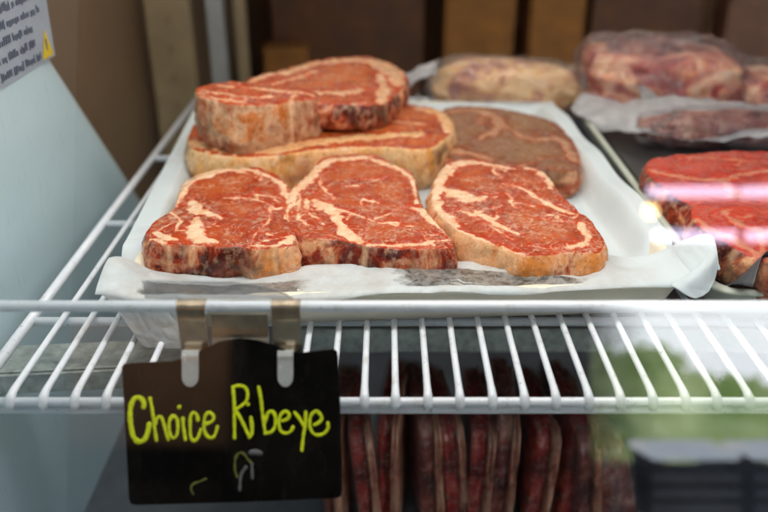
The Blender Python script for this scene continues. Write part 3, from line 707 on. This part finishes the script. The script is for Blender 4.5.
def strip(name, prof, x0, x1, th, mat, parent, round_end=False):
    """prof: (y,z) polyline swept from x0 to x1"""
    V, F = [], []
    n = len(prof)
    for k, (y, z) in enumerate(prof):
        a = prof[max(k-1,0)]; b = prof[min(k+1,n-1)]
        ty, tz = b[0]-a[0], b[1]-a[1]; l = math.hypot(ty, tz); ny, nz = tz/l, -ty/l
        ins = 0
        if round_end and k >= n-4: ins = (x1-x0)*[.03,.12,.24,.38][k-(n-4)]
        V += [(x0+ins, y, z), (x1-ins, y, z), (x1-ins, y+ny*th, z+nz*th), (x0+ins, y+ny*th, z+nz*th)]
    for k in range(n-1):
        for e in range(4):
            a, b = k*4+e, k*4+(e+1) % 4; F.append((a, b, b+4, a+4))
    F.append((3,2,1,0)); F.append(tuple((n-1)*4+i for i in range(4)))
    return mesh_obj(name, V, F, mat, parent, False)
def clip(x0, x1, tx0, tx1, label):
    t = thing('sign_clip', label, 'clip', (0,0,0), 'metal clips holding the black sign')
    rr = .0056
    hook = [(rr*math.cos(R(a)), .089+rr*math.sin(R(a))) for a in range(-20, 181, 20)]
    prof = hook + [(-.0060,.083),(-.0066,.081),(-.0060,.079),(-.0062,.060),(-.0066,.045),(-.0085,.036)]
    strip('hook_plate', prof, x0, x1, -.0008, M['nickel'], t)
    tp = [(-.0075,.0505),(-.0105,.0555),(-.0135,.0560),(-.0160,.0530),(-.0172,.0490),(-.0195,.0440),(-.0222,.0390),(-.0240,.0355),(-.0250,.0335),(-.0257,.0320),(-.0262,.0310)]
    strip('tongue', tp, tx0, tx1, -.0007, M['tongue'], t, True)
    return t
def ux(px, zc): return (px-384)/811*zc
clip(ux(173.5,.623), ux(202.5,.623), ux(179,.630), ux(196,.630), 'left of the two nickel clips hooked over the white rail above the sign')
clip(ux(269.5,.623), ux(299,.623), ux(276,.630), ux(292,.630), 'right of the two nickel clips hooked over the white rail above the sign')
br = thing('bridge_plate', 'brownish metal plate under the rail between the two sign clips', 'plate', (0,0,0))
strip('plate', [(-.001,.082),(-.0015,.070),(-.003,.062),(-.008,.056),(-.0085,.040)], ux(208,.63), ux(266,.63), -.0008, M['nickel'], br)
# clear label holder behind the rail
hp = []
lx0, lx1 = ux(141,.636), ux(292,.636)
ho = [(lx0,.0885),(lx1,.0885),(lx1-.004,.0920),(lx1-.014,.0975),(lx1-.030,.1020),(lx1-.048,.1042),(lx0,.1050)]
hl = thing('label_holder', 'clear plastic label strip with rounded corner behind the rail', 'label holder', (0,.012,0))
V = [(x,0,z) for x, z in ho] + [(x,.0012,z) for x, z in ho]
n = len(ho)
mesh_obj('strip', V, [tuple(range(n)), tuple(reversed(range(n,2*n)))]+[(i,i+n,(i+1)%n+n,(i+1)%n) for i in range(n)], M['strip'], hl, False)
tubes('rim', [([(x,-.0005,z) for x, z in reversed(ho[1:])], .0006)], M['strip'], hl, 6)

# ------------------------------------------------------------------ case: walls, glass, deck
def quad(name, pts, mat, thick=None):
    o = mesh_obj(name, pts, [tuple(range(len(pts)))], mat, None, False)
    return o
# blue stretch of the end wall, ending on a slanted, rounded edge
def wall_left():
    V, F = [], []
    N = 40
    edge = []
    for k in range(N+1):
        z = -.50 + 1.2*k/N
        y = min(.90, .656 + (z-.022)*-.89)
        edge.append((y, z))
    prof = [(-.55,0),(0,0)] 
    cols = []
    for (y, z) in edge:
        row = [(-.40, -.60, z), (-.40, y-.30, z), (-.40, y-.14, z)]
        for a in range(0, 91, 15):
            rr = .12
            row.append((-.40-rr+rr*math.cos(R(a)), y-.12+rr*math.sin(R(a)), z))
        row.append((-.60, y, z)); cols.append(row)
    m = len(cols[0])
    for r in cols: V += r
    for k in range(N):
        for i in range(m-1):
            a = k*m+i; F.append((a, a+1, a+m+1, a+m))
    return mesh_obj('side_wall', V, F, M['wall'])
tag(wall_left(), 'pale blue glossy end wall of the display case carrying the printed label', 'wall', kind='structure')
fw = quad('far_side_wall', [(-.475,-.3,-.6),(-.475,2.5,-.6),(-.475,2.5,.8),(-.475,-.3,.8)], M['wallbrown']); tag(fw, 'beige stretch of wall beyond the blue one at the far left of the case', 'wall', kind='structure')  # brown tone beyond the slanted edge of the blue stretch
bw = quad('back_wall', [(-1.2,2.5,-.6),(3.2,2.5,-.6),(3.2,2.5,.8),(-1.2,2.5,.8)], M['brownwall']); tag(bw, 'dark brown back of the display case', 'wall', kind='structure')
dk = quad('lower_deck', [(-.6,-.45,-.38),(2.2,-.45,-.38),(2.2,2.5,-.38),(-.6,2.5,-.38)], M['deck']); tag(dk, 'grey lower deck of the display case', 'deck', kind='structure')
gl = thing('display_glass', 'leaning clear front glass of the case with window reflections', 'glass', (0,-.13,0))
T15 = math.tan(R(15))
mesh_obj('pane', [(-.9,-.5*T15,-.5),(1.4,-.5*T15,-.5),(1.4,.9*T15,.9),(-.9,.9*T15,.9)], [(0,1,2,3)], M['glass'], gl, False)

# printed label on the wall
lb = thing('warning_label', 'grey printed label with yellow triangle stuck on the blue wall', 'label', (-.3985,0,0))
mesh_obj('sheet', [(0,.10,.186),(0,.437,.1865),(0,.4425,.30),(0,.10,.30)], [(0,1,2,3)], M['labelpaper'], lb, False)
V, F = [], []
rnd = random.Random(3)
for r in range(6):
    z = .1925+r*.0165
    y = .413 if r else .395
    if r in (1, 2): y = .385
    while y > .12:
        for q in range(rnd.randint(2, 7)):
            w = rnd.uniform(.0022, .0042); h0 = rnd.choice((0,0,0,-.0015)); h1 = rnd.choice((.0052,.0052,.0075,.0085))
            b = len(V); V += [(.0006,y-w,z+h0),(.0006,y,z+h0),(.0006,y,z+h1),(.0006,y-w,z+h1)]; F.append((b,b+1,b+2,b+3))
            y -= w+.0013
        y -= .0035
mesh_obj('print', V, F, M['print'], lb, False)
mesh_obj('warning_triangle', [(.001,.397,.1895),(.001,.431,.1895),(.001,.416,.222)], [(0,1,2)], M['yellow'], lb, False)
mesh_obj('warning_mark', [(.0014,.4125,.1975),(.0014,.4155,.1975),(.0014,.4165,.211),(.0014,.4115,.211)], [(0,1,2,3)], M['print'], lb, False)

# things at the back
def upright(x, y, w, mat, label, slots=True):
    t = thing('shelf_upright', label, 'post', (x, y, -.38), 'uprights at the back left corner of the case')
    box('channel', (0,0,.5), (w,.03,1.), mat, t, .003)
    if slots:
        for k in range(14): box('slot', (0,-.0158,.12+k*.055), (w*.12,.002,.014), M['wallbrown'], t, 0)
upright(-.405, 1.02, .085, M['post'], 'wide beige slotted upright at the back left corner of the case')
upright(-.320, 1.03, .030, M['postgrey'], 'narrow grey upright just right of the wide beige one', False)
upright(-.285, 1.10, .022, M['post'], 'thin beige upright nearest the stacked steak', False)
def carton(x, y, z, s, mat, label, rz=0, z0=-.38):
    t = thing('storage_box', label, 'box', (x, y, z0), 'boxes in the dim back of the case')
    t.rotation_euler = (0,0,R(rz))
    box('box_body', (0,0,s[2]/2), s, mat, t, .004)
    box('lid_flap', (0,-s[1]/2-.0025,s[2]-.02), (s[0]*.96,.003,.032), mat, t, .001)
carton(.31, 2.2, 0, (.225,.14,.70), M['amber'], 'tall amber brown box behind the wrapped meat roll')
carton(.56, 2.2, 0, (.175,.14,.72), M['amber'], 'amber box right of the dark gap behind the wrapped roll')
carton(.85, 2.2, 0, (.36,.14,.62), M['darkbrown'], 'wide dark brown box behind the big wrapped roast')
carton(1.18, 2.1, 0, (.22,.12,.66), M['mauve'], 'mauve box at the back right')
carton(-.12, 2.25, 0, (.50,.14,.60), M['darkbrown'], 'wide dark brown box behind the topmost steak', 2)
carton(-.31, 2.05, 0, (.14,.10,.235), M['amber'], 'small amber box standing low behind the topmost steak', 5)
def blob(name, c, rad, mat, parent, amp=.15, fr=6, seed=0, sub=5, p=2.6):
    bm = bmesh.new(); bmesh.ops.create_icosphere(bm, subdivisions=sub, radius=1)
    for v in bm.verts:
        d = v.co.normalized(); k = (abs(d.x)**p+abs(d.y)**p+abs(d.z)**p)**(-1/p)
        k *= 1+amp*fbm(d.x*fr*.4+seed, d.y*fr*.4, d.z*fr*.4) + amp*.3*fbm(d.x*fr+seed, d.y*fr, d.z*fr)
        v.co = Vector((d.x*k*rad[0]+c[0], d.y*k*rad[1]+c[1], d.z*k*rad[2]+c[2]))
    return bm_obj(name, bm, mat, parent)
def crumple(name, c, rad, parent, mat, amp, seed, sub=5, p=3):
    o = blob(name, c, rad, mat, parent, amp*.4, 12, seed, sub, p)
    for v in o.data.vertices:
        d = v.co; q = (1-3*abs(fbm(d.x*28+seed, d.y*28, d.z*28, 2)))
        v.co = Vector(c)+(d-Vector(c))*(1+amp*.7*q)
    return o
# wrapped roll
e = thing('wrapped_meat_roll', 'pale fatty meat roll in shiny clear wrap with a crimped left end', 'packaged meat', (.195,.775,.058), 'plastic wrapped meats behind the trays')
e.rotation_euler = (0, R(4), 0)
blob('meat', (0.01,0,0), (.125,.05,.043), M['fatpork'], e, .10, 5, 2)
crumple('wrap', (0.01,0,0), (.132,.056,.048), e, M['wrap'], .09, 3)
fan = [[(-.11,-.02,.018),(-.115,0,.035),(-.11,.02,.02)],[(-.135,-.022,.012),(-.14,0,.026),(-.135,.02,.012)],[(-.150,-.025,.0),(-.150,0,.015),(-.15,.02,.0)],[(-.165,-.03,-.03),(-.172,0,.0),(-.165,.02,-.02)],[(-.160,-.04,-.05),(-.168,-.02,-.04),(-.16,.0,-.045)]]
f1 = fold_sheet('wrap_end', fan, .006, M['wrapwhite'], None, None); f1.parent = e
f2 = fold_sheet('wrap_end', [[(.12,-.03,.02),(.125,0,.03),(.12,.02,.02)],[(.145,-.03,.01),(.15,0,.015),(.145,.02,.0)],[(.175,-.03,-.02),(.18,0,-.01),(.17,.02,-.02)]], .006, M['wrapwhite'], None, None); f2.parent = e
# big roast
f = thing('wrapped_roast', 'large mauve and pink roast in loose clear plastic behind the right tray', 'packaged meat', (.450,.78,.058), 'plastic wrapped meats behind the trays')
f.rotation_euler = (0, 0, R(-6))
blob('meat', (0,0,0), (.118,.080,.062), M['roast'], f, .10, 6, 9, 5, 6)
blob('dark_cap', (-.005,.01,.042), (.095,.06,.030), M['darkroast'], f, .15, 6, 4, 4)
crumple('wrap', (0,0,.003), (.130,.085,.076), f, M['wrap'], .10, 14, 5, 4)
q = fold_sheet('wrap_flap', [[(-.13,-.085,.01),(-.07,-.10,.0),(0,-.11,.010),(.10,-.10,.004),(.18,-.10,.0)],[(-.15,-.15,-.006),(-.07,-.18,.006),(.0,-.19,.0),(.1,-.19,.008),(.2,-.19,-.006)],[(-.11,-.20,-.018),(-.05,-.235,-.006),(.03,-.245,-.014),(.12,-.25,-.004),(.22,-.25,-.018)]], .006, M['wrapwhite'], None, None); q.parent = f
q = fold_sheet('wrap_flap', [[(-.05,-.088,.02),(-.035,-.092,.0),(-.045,-.098,-.04)],[(-.035,-.095,.022),(-.02,-.10,.0),(-.03,-.105,-.04)],[(-.02,-.09,.015),(-.01,-.095,.0),(-.02,-.10,-.045)]], .004, M['wrapwhite'], None, None); q.parent = f
g = thing('wrapped_cut', 'small reddish cut in clear plastic at the far right edge', 'packaged meat', (.63,.76,.045), 'plastic wrapped meats behind the trays')
blob('meat', (0,0,0), (.075,.07,.045), M['roast'], g, .15, 6, 19)
crumple('wrap', (0,0,.004), (.088,.08,.055), g, M['wrap'], .10, 24)
g2 = thing('wrapped_cut', 'dark red wrapped cut lying below the large roast behind the red steaks', 'packaged meat', (.49,.575,.050), 'plastic wrapped meats behind the trays')
blob('meat', (0,0,0), (.12,.035,.025), M['darkroast'], g2, .12, 6, 29)
crumple('wrap', (0,0,.0), (.126,.041,.030), g2, M['wrap'], .08, 31)

# things under the shelf
bk = thing('steel_bracket', 'galvanised bracket under the left end of the wire shelf', 'bracket', (-.295,.150,-.062))
box('bar', (0,0,0), (.20,.050,.014), M['galv'], bk, .002, Matrix.Rotation(R(5),3,'Z'))
box('lip', (0.0,-.030,-.004), (.19,.004,.022), M['galv'], bk, .001, Matrix.Rotation(R(5),3,'Z'))
lg = thing('inner_ledge', 'grey brown ledge inside the case below the wire shelf', 'ledge', (.18,.42,-.135))
box('ledge_top', (0,0,0), (.62,.20,.012), M['ledge'], lg, .002)
box('ledge_lip', (0,-.1025,-.010), (.62,.004,.034), M['galv'], lg, .001)
bm = bmesh.new()
for k in range(14): box_bm(bm, (-.28+.043*k,-.02,.0085), (.010,.15,.004), .001)
bm_obj('rib', bm, M['galv'], lg, False)
mtp = None
def pack(x, y, rz, ry, h, mat, label, w=.0105):
    t = thing('packed_steak', label, 'packaged meat', (x, y, -.38), 'wrapped steaks standing in a row on the lower deck')
    t.rotation_euler = (0, R(ry), R(rz))
    blob('meat', (0,0,h/2), (w,.075,h/2), mat, t, .05, 7, x*50, 4, 9)
    blob('fat_edge', (w*.95,-.012,h/2-.002), (w*.42,.074,h/2), M['paleslab'], t, .10, 7, x*70, 4, 9)
    blob('wrap', (0,0,h/2), (w*1.35,.079,h/2+.003), M['packwrap'], t, .05, 14, x*90, 4, 8)
ords = ['leftmost','second','third','fourth','fifth','sixth','seventh','eighth','ninth','tenth']
for k in range(10):
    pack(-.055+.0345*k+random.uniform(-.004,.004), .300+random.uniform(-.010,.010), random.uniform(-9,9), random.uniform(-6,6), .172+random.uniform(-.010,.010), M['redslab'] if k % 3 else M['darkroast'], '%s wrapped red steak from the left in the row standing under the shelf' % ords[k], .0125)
pk = thing('packed_steak', 'large brown wrapped cut leaning at the right end of the row under the shelf', 'packaged meat', (.300,.27,-.38), 'wrapped steaks standing in a row on the lower deck')
pk.rotation_euler = (R(-6), R(-14), R(12))
blob('meat', (0,0,.075), (.026,.06,.082), M['darkroast'], pk, .08, 6, 3, 4, 4)
blob('wrap', (0,0,.075), (.031,.065,.087), M['wrap'], pk, .08, 12, 7, 4, 4)

# ------------------------------------------------------------------ the shop behind the camera, seen reflected in the glass
fl = quad('floor', [(-5,-7,-.95),(6,-7,-.95),(6,-.5,-.95),(-5,-.5,-.95)], simple('shop_floor', (.10,.09,.085), .6)); tag(fl, 'dark shop floor', 'floor', kind='structure')
WY = -3.55
shopwall = simple('shop_wall', (.05,.042,.038), .8, var=.2, nscale=2)
def wallbox(c, s, mat, lab):
    o = box('shop_wall', (0,0,0), s, mat, None, 0); o.location = c; tag(o, lab, 'wall', kind='structure')
wallbox((-1.75,WY,.4),(5.45,.08,2.7),shopwall,'shop wall left of the window')
wallbox((3.9,WY,.4),(1.8,.08,2.7),shopwall,'shop wall right of the window')
wallbox((1.98,WY,.95),(2.02,.08,1.60),shopwall,'shop wall above the window')
wallbox((1.98,WY,-.79),(2.02,.08,.32),shopwall,'shop wall below the window')
wn = thing('shop_window', 'bright shop window with dark frame looking out on greenery', 'window', (1.98,WY,0))
for x in (-1.00, 1.00):
    box('window_frame', (x,0,-.235), (.035,.09,.77), M['benchdark'], wn, .004)
mesh_obj('window_pane', [(-1,0,-.62),(1,0,-.62),(1,0,.15),(-1,0,.15)], [(0,1,2,3)], M['glass'], wn, False)
sk = quad('sky', [(-1,-6.0,-.9),(7,-6.0,-.9),(7,-6.0,3),(-1,-6.0,3)], emis('bright_overcast_sky', (.88,.93,1.), (1,1,1), 15., .5, xr=(1.62,2.15,.03))); tag(sk, 'bright hazy sky outside the shop', 'sky', kind='structure')
def hedge():
    bm = bmesh.new(); rr = random.Random(5)
    for k in range(5200):
        x = rr.uniform(.6, 4.6); y = rr.uniform(-5.5, -4.9)
        top = -.17-.26*min(1, max(0, (x-1.90)/.40))+.09*fbm(x*2.3, 0, 1)
        z = rr.uniform(-.9, top); s = rr.uniform(.05, .09)
        m = Matrix.Rotation(rr.uniform(0, 6.3), 3, Vector((rr.random(), rr.random(), rr.random())).normalized())
        vs = [bm.verts.new(Vector((x, y, z))+m@Vector(p)) for p in ((-s,0,0),(0,-s*.5,0),(s,0,0),(0,s*.5,0))]
        bm.faces.new(vs)
    return bm_obj('hedge', bm, emis('glowing_leaves', (.26,.42,.09), (.72,.88,.42), 7., 2.5, xr=(1.25,1.9,.03)), None, False)  # leaves glow themselves; daylight on the hedge is put into the material
tag(hedge(), 'green hedge outside the shop window, its leaves glowing in place of daylight', 'hedge')
def bench(x, w, z, label, y=-3.2):
    t = thing('slatted_bench', label, 'bench', (x, y, -.95), 'dark benches by the shop window')
    h = z+.95
    box('seat_top', (0,0,h), (w,.34,.03), M['benchtop'], t, .004)
    bm = bmesh.new()
    for k in range(5): box_bm(bm, (0,.16,h-.09-k*.065), (w,.02,.030), .002)
    bm_obj('slats', bm, M['benchslat'], t, False)
    for s in (-1, 1): box('leg', (s*(w/2-.03),0,h/2), (.04,.3,h-.04), M['benchdark'], t, .003)
M['benchtop'] = emis('glowing_table_top', (.75,.85,1.), (1,1,1), 5.5)  # tops glow in place of daylight falling on them
M['benchslat'] = emis('bench_slat', (.10,.11,.14), (.16,.17,.2), 2.2)  # slats get a weak glow of their own as well
bench(1.32,.37,-.50,'dark slatted bench with glowing top at the left of the window')
bench(1.77,.40,-.50,'dark slatted bench with glowing top at the right of the window')
wc = thing('reflected_block', 'brown block added behind the camera for a warm reflection beside the sign', 'block', (-.93,-2.35,-.95))  # added block; stands in for a person's warm brown reflection
box('block_front', (0,0,.83), (.88,.30,.42), M['brownblock'], wc, .03)
box('block_base', (0,-.05,.31), (.80,.22,.62), M['benchdark'], wc, .01)
sl = bpy.data.lights.new('block_spot', 'SPOT'); sl.energy = 140; sl.color = (1,.74,.50); sl.spot_size = R(62); sl.spot_blend = .9; sl.shadow_soft_size = .05  # added spot, brightens the brown block so its reflection shows
so = bpy.data.objects.new('block_spot', sl); COL.objects.link(so); so.location = (-.85,-1.35,1.0)
so.rotation_euler = (Vector((-.85,-2.2,-.12))-so.location).to_track_quat('-Z','Y').to_euler()
M['tube'] = emis('fluorescent', (.80,.70,1.), (.86,.76,1.), 16.)
def lamp_tube(x0, x1, y, z, label):
    t = thing('tube_lamp', label, 'lamp', ((x0+x1)/2, y, z), 'tube lamps in the shop')
    tubes('tube', [([(x0-(x0+x1)/2,0,0),(x1-(x0+x1)/2,0,0)], .026)], M['tube'], t, 12)
    box('housing', (0,-.05,.0), (x1-x0+.06,.03,.09), M['postgrey'], t, .004)
lamp_tube(1.23,1.62,-3.3,.665,'upper left tube lamp above the shop window')
lamp_tube(1.66,2.3,-3.3,.665,'upper right tube lamp above the shop window')
lamp_tube(1.25,1.62,-3.3,.46,'lower left tube lamp above the shop window')
lamp_tube(1.68,2.3,-3.3,.46,'lower right tube lamp above the shop window')
bb = thing('globe_lamp', 'small warm globe lamp in the shop', 'lamp', (1.235,-3.3,.575))
blob('globe', (0,0,0), (.035,.035,.035), emis('warm_bulb', (1,.62,.22), (1,.7,.3), 40.), bb, 0, 1, 0, 3, 2)
tubes('cord', [([(0,0,.03),(0,0,1.0)], .004)], M['benchdark'], bb, 6)

# ------------------------------------------------------------------ light
def area(name, loc, rot, size, power, col):
    l = bpy.data.lights.new(name, 'AREA'); l.shape = 'RECTANGLE'; l.size, l.size_y = size; l.energy = power; l.color = col
    o = bpy.data.objects.new(name, l); COL.objects.link(o); o.location = loc; o.rotation_euler = rot; return o
area('case_light', (.05,.075,.62), (R(14),0,0), (1.1,.08), 4.8, (1,.95,.88))
area('added_sheen_strip', (.05,1.22,.54), (R(-58),0,0), (1.3,.03), 1.5, (1,.88,.74))  # added unseen strip, aimed forward for wet glints on the meat
area('added_fill_middle', (.10,.62,.74), (R(10),0,0), (1.2,.08), 3.3, (1,.86,.70))  # added unseen fill for the fronts of the wrapped meats
w = bpy.data.worlds.new('World'); scene.world = w; w.use_nodes = True
bg = w.node_tree.nodes['Background']; bg.inputs[0].default_value = (.62,.78,1,1); bg.inputs[1].default_value = .16

# ------------------------------------------------------------------ camera
cam = bpy.data.cameras.new('camera'); co = bpy.data.objects.new('camera', cam); COL.objects.link(co)
co.location = (0,-.551,.409); co.rotation_euler = (R(90)-PIT, 0, 0)
cam.lens = 38.02; cam.sensor_width = 36; cam.clip_start = .01; cam.clip_end = 100
cam.dof.use_dof = True; cam.dof.focus_distance = .775; cam.dof.aperture_fstop = 2.8
scene.camera = co
scene.render.engine = 'CYCLES'
scene.view_settings.view_transform = 'Standard'; scene.view_settings.look = 'None'; scene.view_settings.exposure = 0
scene.cycles.max_bounces = 5; scene.cycles.transparent_max_bounces = 10
